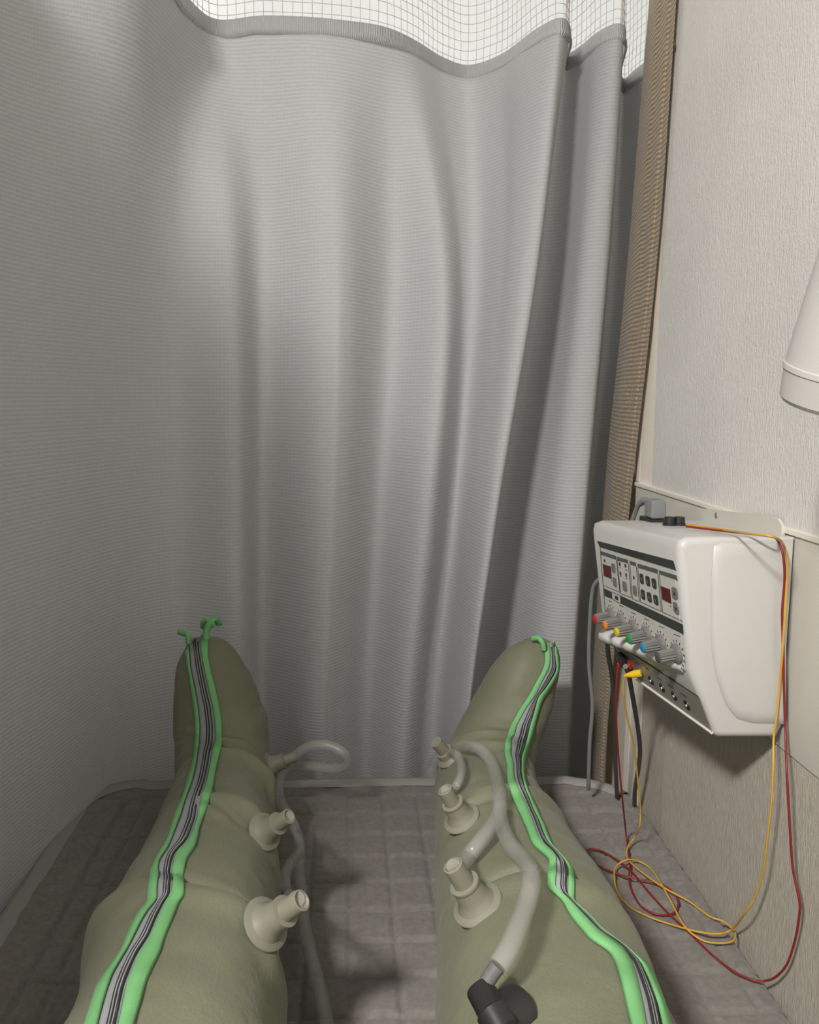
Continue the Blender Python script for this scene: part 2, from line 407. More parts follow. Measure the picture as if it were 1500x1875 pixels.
def bplan(z):
    zz = min(max(z, -.5), ZS); pts = []
    for c in bcols:
        for i in range(4):
            if ZL[i] >= zz >= ZL[i+1]:
                t = (ZL[i]-zz)/(ZL[i]-ZL[i+1]); p0 = c[i-1] if i else c[0]*2-c[1]; p3 = c[i+2] if i+2 < 5 else c[4]
                p = .5*((2*c[i])+(-p0+c[i+1])*t+(2*p0-5*c[i]+4*c[i+1]-p3)*t*t+(-p0+3*c[i]-3*c[i+1]+p3)*t**3)
                if z > ZS: p = p+(c[0]-c[1]).normalized()*(z-ZS)
                pts.append(Vector((p.x, p.y, z))); break
    return catmull(pts, 6)
bd = thing('beige_drape', 'narrow beige coarse-woven drape hanging between the grey curtain and the white wall', 'curtain', (.5, 1.55, -.5))
cloth('drape_cloth', 'beige', bd, -.5, CEIL-.01, .03, planf=bplan)
cloth('drape_header', 'beige', bd, 1.222, 1.232, .004, off=.002, planf=bplan)

# ================================================================== BED AND QUILTED PAD
XL, XR = -.478, .500
def yfar(x): return 1.452 - .055*((x-XL)/(XR-XL)) - .0*x
def bedpt(u, v, inset=0.0):
    """u 0..1 across, v = distance in metres from the far edge"""
    x = XL+(XR-XL)*u
    return x
RC = .10
def pad_outline(n=14, inset=0.0):
    """outline from near-left up around the foot end to near-right"""
    pts = []
    yl, yr = yfar(XL), yfar(XR)
    for i in range(30): pts.append((XL+inset, -.35+(yl-RC+.35)*i/30))
    for i in range(n+1):
        a = math.pi - (math.pi/2)*i/n; pts.append((XL+RC+(RC-inset)*math.cos(a), yl-RC+(RC-inset)*math.sin(a)))
    for i in range(1, 40):
        x = XL+RC+(XR-XL-RC-.085)*i/40; pts.append((x, yfar(x)-inset+.004*math.sin(x*19)))
    for i in range(n+1):
        a = (math.pi/2)*(1-i/n); pts.append((XR-.085+(.085-inset)*math.cos(a), yr-.085+(.085-inset)*math.sin(a)-.02*(i/n)))
    for i in range(1, 31): pts.append((XR-inset, (yr-.105)*(1-i/30)-.35*(i/30)))
    return pts
def zq(x, y):
    """height of the quilted top"""
    dl = x-XL; dr = XR-x; df = yfar(x)-y
    # corner distance
    d = min(dl, dr, df)
    if dl < RC and df < RC: d = min(d, RC-math.hypot(RC-dl, RC-df))
    if dr < .085 and df < .085: d = min(d, .085-math.hypot(.085-dr, .085-df))
    edge = -.012*math.exp(-max(d, 0)/.006)
    z = 0
    lx = min(abs(((x+.003) % .0590)-0), .0590-abs((x+.003) % .0590)); ly_ = (df+.010) % .0655; ly = min(ly_, .0655-ly_)
    inx = dl > .085; iny = df > .058
    g = 0
    if inx and iny: g = max(math.exp(-(lx/.0036)**2)*.7, math.exp(-(ly/.0036)**2))
    s1 = math.exp(-((dl-.085)/.0035)**2) if iny else 0
    s2 = math.exp(-((df-.058)/.0035)**2)
    g = max(g, s1, s2)
    wr = .0018*noise.noise(Vector((x*22, y*9, 0)))+.0015*noise.noise(Vector((x*45, y*40, 4)))
    if x > .36: wr += .0026*noise.noise(Vector((x*8, y*75, 2)))*min(1, (x-.36)/.05)
    return edge - .0078*g + wr - .001
bm = bmesh.new(); NX, NY = 300, 520; grid = []
for j in range(NY+1):
    row = []
    for i in range(NX+1):
        u = i/NX; v = j/NY
        y0 = -.35; x = XL+(XR-XL)*u; yf_ = yfar(x); y = y0+(yf_-y0)*v
        # squeeze into the rounded corners
        dyl = y-(yf_-RC); 
        xl = XL + (RC-math.sqrt(max(RC*RC-dyl*dyl, 0)) if dyl > 0 else 0)
        dyr = y-(yf_-.085); xr = XR - (.085-math.sqrt(max(.085**2-dyr*dyr, 0)) if dyr > 0 else 0)
        x2 = xl+(xr-xl)*u; row.append(bm.verts.new((x2, y, zq(x2, y))))
    grid.append(row)
for j in range(NY):
    for i in range(NX): bm.faces.new((grid[j][i], grid[j][i+1], grid[j+1][i+1], grid[j+1][i]))
# skirt
ring = [grid[j][0] for j in range(NY+1)]+[grid[NY][i] for i in range(1, NX+1)]+[grid[j][NX] for j in range(NY-1, -1, -1)]
low = [bm.verts.new((v.co.x, v.co.y, -.055)) for v in ring]
for i in range(len(ring)-1): bm.faces.new((ring[i], ring[i+1], low[i+1], low[i]))
pad = thing('quilted_pad', 'grey-brown quilted pad with square stitching, covering the treatment bed', 'bed pad', (0, .5, -.02))
obj('quilt_top', bm, 'pad', pad)
# hem binding along the edge, a soft roll
bm = bmesh.new(); ol = pad_outline(inset=.004)[:-34]
rings = []
for i, (x, y) in enumerate(ol):
    a = ol[max(i-1, 0)]; b = ol[min(i+1, len(ol)-1)]; t = Vector((b[0]-a[0], b[1]-a[1], 0)).normalized(); outw = Vector((-t.y, t.x, 0))
    zz = .002*noise.noise(Vector((x*9, y*9, 5)))
    wd = .024
    prof = [(-wd, -.001), (-wd*.8, .0022), (-wd*.3, .0042), (0, .0030), (.006, -.004), (.008, -.016), (.006, -.030), (0, -.034)]
    rings.append([bm.verts.new(Vector((x, y, zz))+outw*p+Vector((0, 0, q))) for p, q in prof])
for a, b in zip(rings, rings[1:]):
    for k in range(7): bm.faces.new((a[k], a[k+1], b[k+1], b[k]))
bmesh.ops.recalc_face_normals(bm, faces=bm.faces[:]); obj('hem', bm, 'hem', pad)
bed = thing('treatment_bed', 'padded treatment bed under the quilted pad, its foot end at the grey curtain', 'bed', (0, .5, FLOOR))
boxo('cushion', 'vinyl', XL+.015, XR-.005, -.35, 1.345, -.13, -.022, bed, .02)
boxo('bed_base', 'vinyl', XL+.03, XR-.02, -.33, 1.33, -.20, -.13, bed, .005)
for x in (XL+.06, XR-.09):
    for y in (-.28, 1.25): boxo('leg', 'steel', x, x+.04, y, y+.04, FLOOR, -.20, bed, .003)

# ================================================================== INFLATED LEG SLEEVES
def sleeve_mesh(rings_def, creases, seed):
    """rings_def: (y, zc, half height, pixel left, pixel right, tilt deg) -> smooth closed sleeve"""
    K = []
    for y, zc, h, pl_, pr_, phi in rings_def:
        xl = xat(pl_, y, zc); xr = xat(pr_, y, zc); K.append(Vector(((xl+xr)/2, y, zc, (xr-xl)/2, h, R(phi))) if False else ((xl+xr)/2, y, zc, (xr-xl)/2, h, R(phi)))
    # dense catmull in 6-D
    rows = []
    NS = 22
    for i in range(len(K)-1):
        p0 = K[i-1] if i else K[0]; p1 = K[i]; p2 = K[i+1]; p3 = K[i+2] if i+2 < len(K) else K[-1]
        for k in range(NS):
            t = k/NS
            rows.append([.5*((2*b)+(-a+c)*t+(2*a-5*b+4*c-d)*t*t+(-a+3*b-3*c+d)*t**3) for a, b, c, d in zip(p0, p1, p2, p3)])
    rows.append(list(K[-1]))
    SEG = 144; bm = bmesh.new(); vr = []
    s = 0; last = None
    for r in rows:
        c = Vector(r[:3])
        if last is not None: s += (c-last).length
        last = c; w, h, phi = r[3], r[4], r[5]
        Uv = Vector((0, -math.sin(phi), math.cos(phi))); Av = Vector((0, math.cos(phi), math.sin(phi)))
        ring = []
        for k in range(SEG):
            th = 2*math.pi*k/SEG
            cx, sz = math.cos(th), math.sin(th)
            ex = 2/2.25
            px = math.copysign(abs(cx)**ex, cx)*w; pz = math.copysign(abs(sz)**ex, sz)*h
            p = c+Vector((px, 0, 0))+Uv*pz
            nr = (Vector((cx/w, 0, 0))+Uv*(sz/h)).normalized()
            d = .0022*noise.noise(Vector((p.x*9, s*22, p.z*9+seed)))+.0016*noise.noise(Vector((p.x*30, s*45, p.z*30+seed)))
            for (s0, th0, wid, depth, slope, sg) in creases:
                dth = (th-th0+math.pi) % (2*math.pi)-math.pi
                g = math.exp(-(dth/wid)**2)
                ds = s-(s0+slope*dth+.004*math.sin(dth*7+seed))
                d += g*1.35*(-depth*math.exp(-(ds/sg)**2)+depth*.8*math.exp(-((ds+3.2*sg)/(2.6*sg))**2))
            ring.append(bm.verts.new(p+nr*d))
        vr.append(ring)
    for a, b in zip(vr, vr[1:]):
        for k in range(SEG): bm.faces.new((a[k], a[(k+1) % SEG], b[(k+1) % SEG], b[k]))
    # closed ends
    for rr, flip in ((vr[0], True), (vr[-1], False)):
        cc = sum((v.co for v in rr), Vector())/SEG; r0 = rows[0] if flip else rows[-1]
        phi = r0[5]; Av = Vector((0, math.cos(phi), math.sin(phi)))*(-.02 if flip else .006)
        cv = bm.verts.new(cc+Av); mid = [bm.verts.new(v.co.lerp(cc, .35)+Av*.75) for v in rr]
        for k in range(SEG):
            a, b = rr[k], rr[(k+1) % SEG]; c_, d_ = mid[k], mid[(k+1) % SEG]
            bm.faces.new((b, a, c_, d_) if flip else (a, b, d_, c_)); bm.faces.new((d_, c_, cv) if flip else (c_, d_, cv))
    bmesh.ops.recalc_face_normals(bm, faces=bm.faces[:])
    return bm
PI = math.pi
LEFT_R = [(.30, .118, .116, -640, 560, 0), (.45, .118, .116, -330, 540, 0), (.62, .116, .114, 80, 522, 0), (.75, .112, .110, 152, 514, 0), (.80, .110, .108, 172, 512, 0),
 (.86, .106, .104, 202, 510, 0), (.93, .102, .100, 240, 509, 0), (1.0, .098, .096, 268, 508, 0), (1.08, .092, .090, 288, 502, 0),
 (1.16, .088, .086, 308, 499, 4), (1.22, .086, .084, 320, 497, 12), (1.27, .096, .090, 322, 495, 30), (1.305, .125, .084, 321, 493, 58),
 (1.318, .165, .074, 319, 488, 80), (1.322, .21, .062, 320, 470, 88), (1.322, .25, .049, 323, 450, 90), (1.322, .28, .036, 334, 430, 90), (1.322, .298, .022, 350, 412, 90)]
RIGHT_R = [(.30, .120, .118, 780, 2050, 0), (.45, .120, .118, 796, 1420, 0), (.62, .118, .116, 799, 1240, 0), (.75, .114, .112, 801, 1164, 0), (.80, .112, .110, 800, 1138, 0),
 (.86, .108, .106, 799, 1102, 0), (.93, .104, .102, 798, 1064, 0), (1.0, .098, .096, 797, 1034, 0), (1.08, .092, .090, 796, 1004, 0),
 (1.16, .088, .086, 795, 984, 4), (1.22, .086, .084, 797, 976, 12), (1.27, .096, .090, 806, 980, 30), (1.305, .125, .084, 826, 993, 58),
 (1.318, .165, .074, 854, 1005, 80), (1.322, .21, .062, 884, 1016, 88), (1.322, .245, .050, 906, 1022, 90), (1.322, .268, .038, 928, 1020, 90), (1.322, .285, .022, 955, 1008, 90)]
# creases: (arc position, angle, angular width, depth, slope, sharpness)
CL = [(.90, 1.15, .8, .011, .02, .006), (.69, 1.0, .75, .014, .035, .007), (.66, 1.5, .4, .007, .05, .005), (.46, .9, .8, .012, .035, .008), (.50, 2.6, .5, .008, -.03, .006),
      (.98, 1.2, .6, .004, .01, .005), (.88, .5, .4, .009, .05, .006)]
CR = [(.90, 1.6, 1.0, .010, .0, .006), (.69, 1.6, .9, .013, -.01, .007), (.66, 2.3, .5, .007, .03, .005), (.45, 1.4, .9, .012, .03, .008), (.98, 1.6, .5, .004, .01, .005)]
def make_sleeve(name, label, rings, cre, seed, edges, rows_, coil):
    root = thing(name, label, 'compression sleeve', (sum(xat((a[3]+a[4])/2, a[0], a[1]) for a in rings)/len(rings), .8, 0))
    body = obj('sleeve_body', sleeve_mesh(rings, cre, seed), 'olive', root)
    me = body.data
    bvh = BVHTree.FromPolygons([v.co.copy() for v in me.vertices], [tuple(p.vertices) for p in me.polygons])
    def hit(px, py):
        d = ray(px, py).normalized(); loc, nr, idx, dist = bvh.ray_cast(CAM, d)
        if loc is None:
            loc, nr, idx, dist = bvh.find_nearest(CAM+d*(1.25/d.y))
            t = (loc-CAM).dot(d); loc = loc.lerp(CAM+d*t, .85)
        if nr.dot(d) > 0: nr = -nr
        return loc, nr
    def xe(e_, y):
        for (x0, y0), (x1, y1) in zip(e_, e_[1:]):
            if y0 <= y <= y1: return x0+(x1-x0)*(y-y0)/max(1e-6, y1-y0)
        return e_[0][0] if y < e_[0][1] else e_[-1][0]+(e_[-1][0]-e_[-2][0])/(e_[-1][1]-e_[-2][1])*(y-e_[-1][1])
    y0, y1 = rows_; n = 150
    def strip(nm, fa, fb, prof, m, par, yr=(y0, y1)):
        """prof: (fraction across, lift)"""
        bm = bmesh.new(); rr = []; acc = None
        for i in range(n+1):
            y = yr[0]+(yr[1]-yr[0])*i/n; xa, xb = fa(y), fb(y); row = []
            for f_, lift in prof:
                loc, nr = hit(xa+(xb-xa)*f_, y); row.append(loc+nr*lift)
            rr.append(row)
        sm = []
        for i in range(n+1):
            sm.append([sum((rr[min(max(i+k, 0), n)][j] for k in (-1, 0, 1)), Vector())/3 for j in range(len(prof))])
        vs = [[bm.verts.new(p) for p in row] for row in sm]
        for a, b in zip(vs, vs[1:]):
            for k in range(len(prof)-1): bm.faces.new((a[k], b[k], b[k+1], a[k+1]))
        bmesh.ops.recalc_face_normals(bm, faces=bm.faces[:])
        o = obj(nm, bm, m, par)
        sd = o.modifiers.new('thickness', 'SOLIDIFY'); sd.thickness = .0012; sd.offset = 0
        return o
    e0, e1, e2, e3 = edges
    E = [lambda y, q=q: xe(q, y) for q in edges]
    zp = strip('zipper_tape', E[1], E[2], ((-.05, .0025), (.2, .0045), (.4, .0040), (.6, .0045), (.8, .0045), (1.05, .0025)), 'tape', root)
    for c0, c1, mm in coil:
        mixf = lambda f_: (lambda y: E[1](y)+(E[2](y)-E[1](y))*f_)
        strip('zipper_coil', mixf(c0), mixf(c1), ((0, .0048), (.5, .0066), (1, .0048)), mm, zp, (y0+8, y1))
    strip('green_binding', E[0], E[1], ((0, .001), (.06, .0045), (.5, .0052), (.94, .0068), (1, .0045)), 'green', root)
    strip('green_binding', E[2], E[3], ((0, .0045), (.06, .0068), (.5, .0052), (.94, .0045), (1, .001)), 'green', root)
    return root, hit
L0 = [(337, 1160), (338.5, 1165), (343, 1202), (349, 1241), (355, 1280), (358.6, 1316), (359.5, 1349), (357, 1385), (350.5, 1412), (344.5, 1433), (339, 1460), (321, 1500), (310, 1540), (293, 1567), (277, 1600), (274, 1640), (272, 1660), (257, 1674), (243, 1703), (227, 1743), (203, 1780), (182, 1810), (162, 1870)]
L1 = [(347.5, 1164), (350.5, 1220), (358, 1259), (364, 1292), (367, 1328), (367, 1364), (362.5, 1394), (355, 1430), (347.5, 1454), (333, 1498), (320, 1530), (310, 1557), (293, 1583), (290, 1617), (290, 1655), (280, 1665), (267, 1683), (247, 1723), (230, 1757), (210, 1790), (200, 1817), (183, 1875)]
L2 = [(367.6, 1160), (370, 1199), (376, 1229), (383.5, 1262), (391, 1295), (395.5, 1325), (396, 1361), (389.5, 1388), (383, 1418), (377, 1450), (368.5, 1480), (362, 1510), (348, 1547), (327, 1567), (320, 1583), (318, 1617), (319, 1643), (305, 1660), (293, 1687), (280, 1723), (257, 1757), (247, 1783), (235, 1817), (222, 1875)]
L3 = [(381, 1150), (380.5, 1199), (385, 1226), (394, 1259), (400, 1286), (406, 1322), (406.6, 1366), (399, 1393), (393, 1420), (388, 1451), (378, 1484), (365, 1517), (357, 1553), (340, 1577), (336, 1603), (338, 1643), (328, 1652), (317, 1680), (303, 1713), (292, 1747), (277, 1777), (267, 1800), (247, 1870)]
R0 = [(993, 1176), (997, 1193), (998, 1212), (993, 1228), (979, 1254), (965, 1279), (948, 1305), (934, 1333), (924, 1359), (923, 1382), (928.5, 1403), (928.5, 1431), (939, 1464), (953, 1494), (965, 1520), (975, 1548), (985, 1557), (1008, 1577), (1004, 1599), (1002, 1626), (1029, 1650), (1046, 1681), (1080, 1721), (1117, 1745), (1128, 1766), (1138, 1803), (1148, 1847), (1155, 1875)]
R1 = [(1000, 1176), (1005.5, 1195), (1003, 1223), (988, 1251), (974, 1279), (960, 1298), (946, 1328), (934, 1354), (931, 1382), (938, 1405), (939, 1429), (951, 1457), (965, 1487), (976, 1517), (988, 1548), (1017, 1575), (1018, 1599), (1016, 1630), (1036, 1650), (1054, 1672), (1080, 1701), (1095, 1718), (1131, 1742), (1145, 1762), (1156, 1793), (1165, 1834), (1173.5, 1875)]
R2 = [(1010, 1176), (1014, 1209), (1016, 1223), (1011, 1237), (997, 1258), (983, 1275), (980, 1289), (974, 1312), (965, 1340), (958, 1368), (952, 1391), (953, 1419), (960, 1450), (974, 1485), (988, 1515), (1002, 1550), (1025, 1575), (1036, 1587), (1041, 1602), (1041, 1626), (1040, 1645), (1056, 1667), (1077, 1687), (1097, 1711), (1138, 1742), (1165, 1769), (1182, 1803), (1196, 1840), (1204, 1875)]
R3 = [(1013, 1176), (1019, 1195), (1022, 1209), (1018, 1237), (1004, 1261), (990, 1284), (983, 1307), (974, 1340), (965, 1368), (959, 1391), (957, 1417), (964, 1450), (979, 1480), (993, 1510), (1010, 1553), (1030, 1578), (1048, 1597), (1051, 1626), (1050, 1655), (1066, 1672), (1100, 1708), (1128, 1735), (1148, 1745), (1182, 1772), (1196, 1800), (1209, 1834), (1221, 1875)]
COILS = ((.43, .49, 'coil'), (.50, .55, 'coil_l'), (.57, .63, 'coil'), (.66, .70, 'coil_l'), (.77, .81, 'coil'))
sl, hitL = make_sleeve('compression_sleeve', 'olive inflatable leg sleeve with green-edged zip, at the left side of the bed', LEFT_R, CL, 1, (L0, L1, L2, L3), (1163, 1960), COILS)
sr, hitR = make_sleeve('compression_sleeve', 'olive inflatable leg sleeve with green-edged zip, on the right leg nearer the wall', RIGHT_R, CR, 6, (R0, R1, R2, R3), (1178, 1960), COILS)
for o in (sl, sr): o['group'] = 'inflatable compression leg sleeves'
# loose ends of binding and a soft flap of cloth at the toes
def flap(parent, pts, w, m='green', nm='binding_end'):
    pts = catmull(pts, 6); bm = bmesh.new(); rr = []
    for i, p in enumerate(pts):
        t = (pts[min(i+1, len(pts)-1)]-pts[max(i-1, 0)]).normalized(); sd = t.cross(Vector((0, -1, .2))).normalized()
        rr.append([bm.verts.new(p+sd*w*a+Vector((0, b, 0))) for a, b in ((-.5, .003), (0, -.001), (.5, .003))])
    for a, b in zip(rr, rr[1:]):
        for k in range(2): bm.faces.new((a[k], a[k+1], b[k+1], b[k]))
    o = obj(nm, bm, m, parent); s_ = o.modifiers.new('t', 'SOLIDIFY'); s_.thickness = .002
YF = 1.285
flap(sl, [ony(377, 1172, YF), ony(378, 1155, YF), ony(386, 1139, YF), ony(396, 1136, YF+.01), ony(401, 1146, YF+.025)], .011)
flap(sl, [ony(390, 1150, YF+.01), ony(381, 1137, YF), ony(371, 1141, YF+.01), ony(370, 1152, YF+.03)], .008)
flap(sl, [ony(345, 1180, YF), ony(343, 1165, YF), ony(336, 1161, YF+.01), ony(325, 1157, YF+.02)], .009)
flap(sr, [ony(998, 1192, YF), ony(995, 1178, YF), ony(987, 1170, YF+.005), ony(973, 1172, YF+.02)], .010)
flap(sr, [ony(1021, 1215, YF), ony(1020, 1201, YF), ony(1013, 1192, YF+.01), ony(1003, 1189, YF+.015)], .006)

# air ports: flange, collar and stub, one mesh each (flange glued to the sleeve)
def port(parent, hit, base_px, tip_px, scale=1.0, m='port', tipd=.050, lean=None):
    loc, nr = hit(*base_px)
    if lean: nr = (nr+Vector(lean)*1.6).normalized()
    dist = (loc-CAM).length
    # stub axis: aims at the traced tip
    d = ray(*tip_px).normalized()
    # the stub stands out of the cloth: pick the depth along the tip ray that follows the surface normal
    best = None
    for k in range(-80, 81):
        q = CAM+d*(dist+k*.0015-.03); L_ = (q-loc).length
        e_ = -(q-loc).normalized().dot(nr)+14*abs(L_-tipd*scale)
        if best is None or e_ < best[0]: best = (e_, q)
    tip = best[1]; ax = (tip-loc).normalized(); Lh = (tip-loc).length; s = scale
    b = loc+ax*.003*s
    prof = [(-.006*s, .012*s), (-.001*s, .0235*s), (.0005*s, .0245*s), (.002*s, .0240*s), (.0045*s, .0185*s), (.009*s, .0155*s), (.014*s, .0140*s), (.026*s, .0132*s), (.0262*s, .0142*s), (.0285*s, .0142*s), (.029*s, .0098*s), (Lh+.001*s, .0094*s), (Lh+.0015*s, .0080*s), (Lh-.002*s, .0060*s)]
    o = latheo('air_port', b, ax, prof, m, parent, 32, ang=28)
    return tip, ax
pL1, aL1 = port(sl, hitL, (492, 1404), (540, 1386), .92, lean=(.9, .1, .35))
pL2, aL2 = port(sl, hitL, (482, 1525), (526, 1497), .95, lean=(.9, .2, .40))
pL3, aL3 = port(sl, hitL, (482, 1695), (547, 1652), 1.05, lean=(.9, .25, .40))
pR2, aR2 = port(sr, hitR, (848, 1503), (817, 1450), .95)
pR3, aR3 = port(sr, hitR, (878, 1662), (833, 1590), 1.05)
# top port of the right sleeve: only its stub shows past the silhouette
loc, nr = hitR(822, 1385)
t0 = ony(797, 1357, loc.y-.01)
latheo('air_port', loc-(t0-loc).normalized()*.002, t0-loc, [(0, .020), (.003, .021), (.008, .014), (.016, .013), (.017, .0095), ((t0-loc).length, .0092)], 'port', sr, 28, ang=28)

# hoses -------------------------------------------------------------
def Zp(px, py, z): return onz(px, py, z)
hl = thing('air_hose', 'clear flexible air hose running down the inner side of the left leg sleeve', 'hose', tuple(Zp(560, 1700, .05)), 'clear air hoses')
tubeo('hose_tube', [pL1, Zp(556, 1372, .14), Zp(580, 1364, .15), Zp(606, 1366, .15), Zp(630, 1380, .14), Zp(634, 1398, .12), Zp(612, 1408, .105), Zp(575, 1404, .10), Zp(545, 1402, .095), Zp(521, 1408, .09), Zp(511, 1428, .085), Zp(510, 1455, .08), Zp(520, 1482, .075), Zp(534, 1508, .07), Zp(545, 1535, .065), Zp(549, 1565, .06), Zp(547, 1590, .055), Zp(551, 1630, .05), Zp(557, 1690, .045), Zp(572, 1760, .04), Zp(590, 1830, .035), Zp(600, 1900, .03), Zp(606, 2000, .03)], .0082, 'tube', hl, 8, 14)
tubeo('hose_branch', [Zp(549, 1560, .064), Zp(536, 1576, .075), Zp(524, 1596, .09), Zp(521, 1620, .10), Zp(528, 1640, .10), pL3+Vector((-.002, 0, .003))], .0076, 'tube', hl, 8, 14)
tubeo('hose_branch', [pL2, Zp(534, 1503, .10), Zp(540, 1515, .085), Zp(545, 1532, .07)], .0076, 'tube', hl, 6, 14)
hr = thing('air_hose', 'clear flexible air hose looping over the top of the right leg sleeve', 'hose', tuple(Zp(915, 1480, .2)), 'clear air hoses')
zt = .20
def Hr(px, py, lift):
    loc, nr = hitR(px, py); return loc-ray(px, py).normalized()*lift
tubeo('hose_tube', [Zp(792, 1412, .10), Zp(800, 1390, .13), Zp(822, 1374, .155), Zp(850, 1366, .185), Zp(876, 1370, .20), Hr(898, 1393, .05), Hr(909, 1425, .045), Hr(914, 1455, .04), Hr(915, 1485, .04), Hr(920, 1515, .04), Hr(935, 1548, .045), Hr(957, 1572, .05), Hr(971, 1595, .055), Hr(972, 1622, .06), Hr(962, 1660, .065), Hr(947, 1700, .07), Hr(930, 1740, .07), Hr(911, 1770, .065)], .0086, 'tube', hr, 8, 14)
tubeo('hose_branch', [Hr(916, 1478, .04), Hr(907, 1503, .042), Hr(890, 1527, .044), Hr(870, 1552, .044), Hr(852, 1574, .046), pR3], .0086, 'tube', hr, 8, 14)
tubeo('hose_branch', [Zp(812, 1376, .15), Hr(834, 1380, .05), Hr(843, 1395, .05), Hr(845, 1415, .05), Hr(838, 1435, .05), Hr(826, 1448, .05), pR2], .0062, 'tube', hr, 8, 14)
# black elbow connector on the right sleeve
e0_, en = hitR(935, 1862)
bc = thing('elbow_connector', 'black elbow air connector on the right leg sleeve at the bottom edge', 'hose connector', tuple(e0_))
tp = Hr(876, 1806, .055); kn = Hr(910, 1866, .022)
ax = (tp-kn).normalized()
latheo('connector_body', kn-ax*.012, ax, [(0, .010), (.002, .0135), (.018, .0135), (.019, .0125), (.020, .0118), ((tp-kn).length+.010, .0112), ((tp-kn).length+.012, .0100)], 'black', bc, 30)
bs_ = (e0_-kn).normalized(); latheo('connector_base', kn-bs_*.0, bs_, [(0, .0135), ((e0_-kn).length*.6, .0165), ((e0_-kn).length*.85, .020), ((e0_-kn).length+.004, .022)], 'black', bc, 30)
tubeo('connector_spout', [tp+(kn-tp)*.25, Hr(893, 1796, .055), Hr(912, 1768, .064)], .0062, 'tubeend', bc, 6, 16)

# ================================================================== WALL-MOUNTED ELECTROTHERAPY UNIT
YN, YFAR = .872, 1.12
def pn(px, py): return ony(px, py, YN)
def pf(px, py): return ony(px, py, YFAR)
nearP = [Vector((.503, YN, .541)), pn(1262, 984), pn(1248, 992), pn(1243, 1006), pn(1262, 1226), pn(1279, 1270), pn(1306, 1346), pn(1318, 1352), pn(1425, 1352), Vector((.503, YN, .318))]
farP = [Vector((.503, YFAR, .523)), pf(1100, 952), pf(1086, 957), pf(1083, 970), pf(1104, 1163), pf(1121, 1173), pf(1145, 1226), pf(1150, 1230), Vector((.49, YFAR, .31)), Vector((.503, YFAR, .318))]
dev = thing('electrotherapy_unit', 'white wall-mounted electrotherapy unit with six coloured knobs and a button panel', 'medical device', (XW, 1.0, .32))
bm = bmesh.new(); NS = 12; secs = []
for k in range(NS+1):
    t = k/NS; secs.append([bm.verts.new(a.lerp(b, t)) for a, b in zip(nearP, farP)])
for a, b in zip(secs, secs[1:]):
    for i in range(len(a)): bm.faces.new((a[i], b[i], b[(i+1) % len(a)], a[(i+1) % len(a)]))
fn = bm.faces.new(secs[0]); ff = bm.faces.new(secs[-1][::-1])
bmesh.ops.recalc_face_normals(bm, faces=bm.faces[:])
ed = [e_ for e_ in bm.edges if e_ in fn.edges or e_ in ff.edges]
bmesh.ops.bevel(bm, geom=ed, offset=.0085, segments=5, affect='EDGES', profile=.5)
hs = autosmooth(obj('housing', bm, 'white', dev), 40)
# raised moulding on the near side
sidep = [(1440, 1000), (1322, 993), (1308, 1000), (1303, 1060), (1303, 1180), (1312, 1240), (1330, 1292), (1350, 1316), (1380, 1324), (1440, 1326)]
bm = bmesh.new(); f0 = [bm.verts.new(ony(x, y, YN-.0005)) for x, y in sidep]
cen = sum((v.co for v in f0), Vector())/len(f0)
f1 = [bm.verts.new(v.co.lerp(cen, .055)+Vector((0, -.0035, 0))) for v in f0]; f2 = [bm.verts.new(v.co.lerp(cen, .16)+Vector((0, -.005, 0))) for v in f0]
for i in range(len(f0)):
    j = (i+1) % len(f0); bm.faces.new((f0[i], f0[j], f1[j], f1[i])); bm.faces.new((f1[i], f1[j], f2[j], f2[i]))
bm.faces.new(f2); bmesh.ops.recalc_face_normals(bm, faces=bm.faces[:]); obj('side_moulding', bm, 'white', dev)
# bracket plate and screw
pl_ = [(1226, 996), (1226, 936), (1230, 928), (1300, 932), (1412, 946), (1424, 950), (1431, 962), (1432, 996)]
bm = bmesh.new(); a_ = [bm.verts.new(onx(x, y, .5005)) for x, y in pl_]; b_ = [bm.verts.new(v.co+Vector((.004, 0, 0))) for v in a_]
bm.faces.new(a_); bm.faces.new(b_[::-1])
for i in range(len(a_)): bm.faces.new((a_[i], b_[i], b_[(i+1) % len(a_)], a_[(i+1) % len(a_)]))
bmesh.ops.recalc_face_normals(bm, faces=bm.faces[:]); obj('mounting_plate', bm, 'board', dev, smooth=False)
sp = onx(1312, 944, .5005)
latheo('screw', sp, (-1, 0, 0), [(0, .0042), (.0012, .0040), (.0020, .0026), (.0010, .0016)], 'steel', dev, 18)
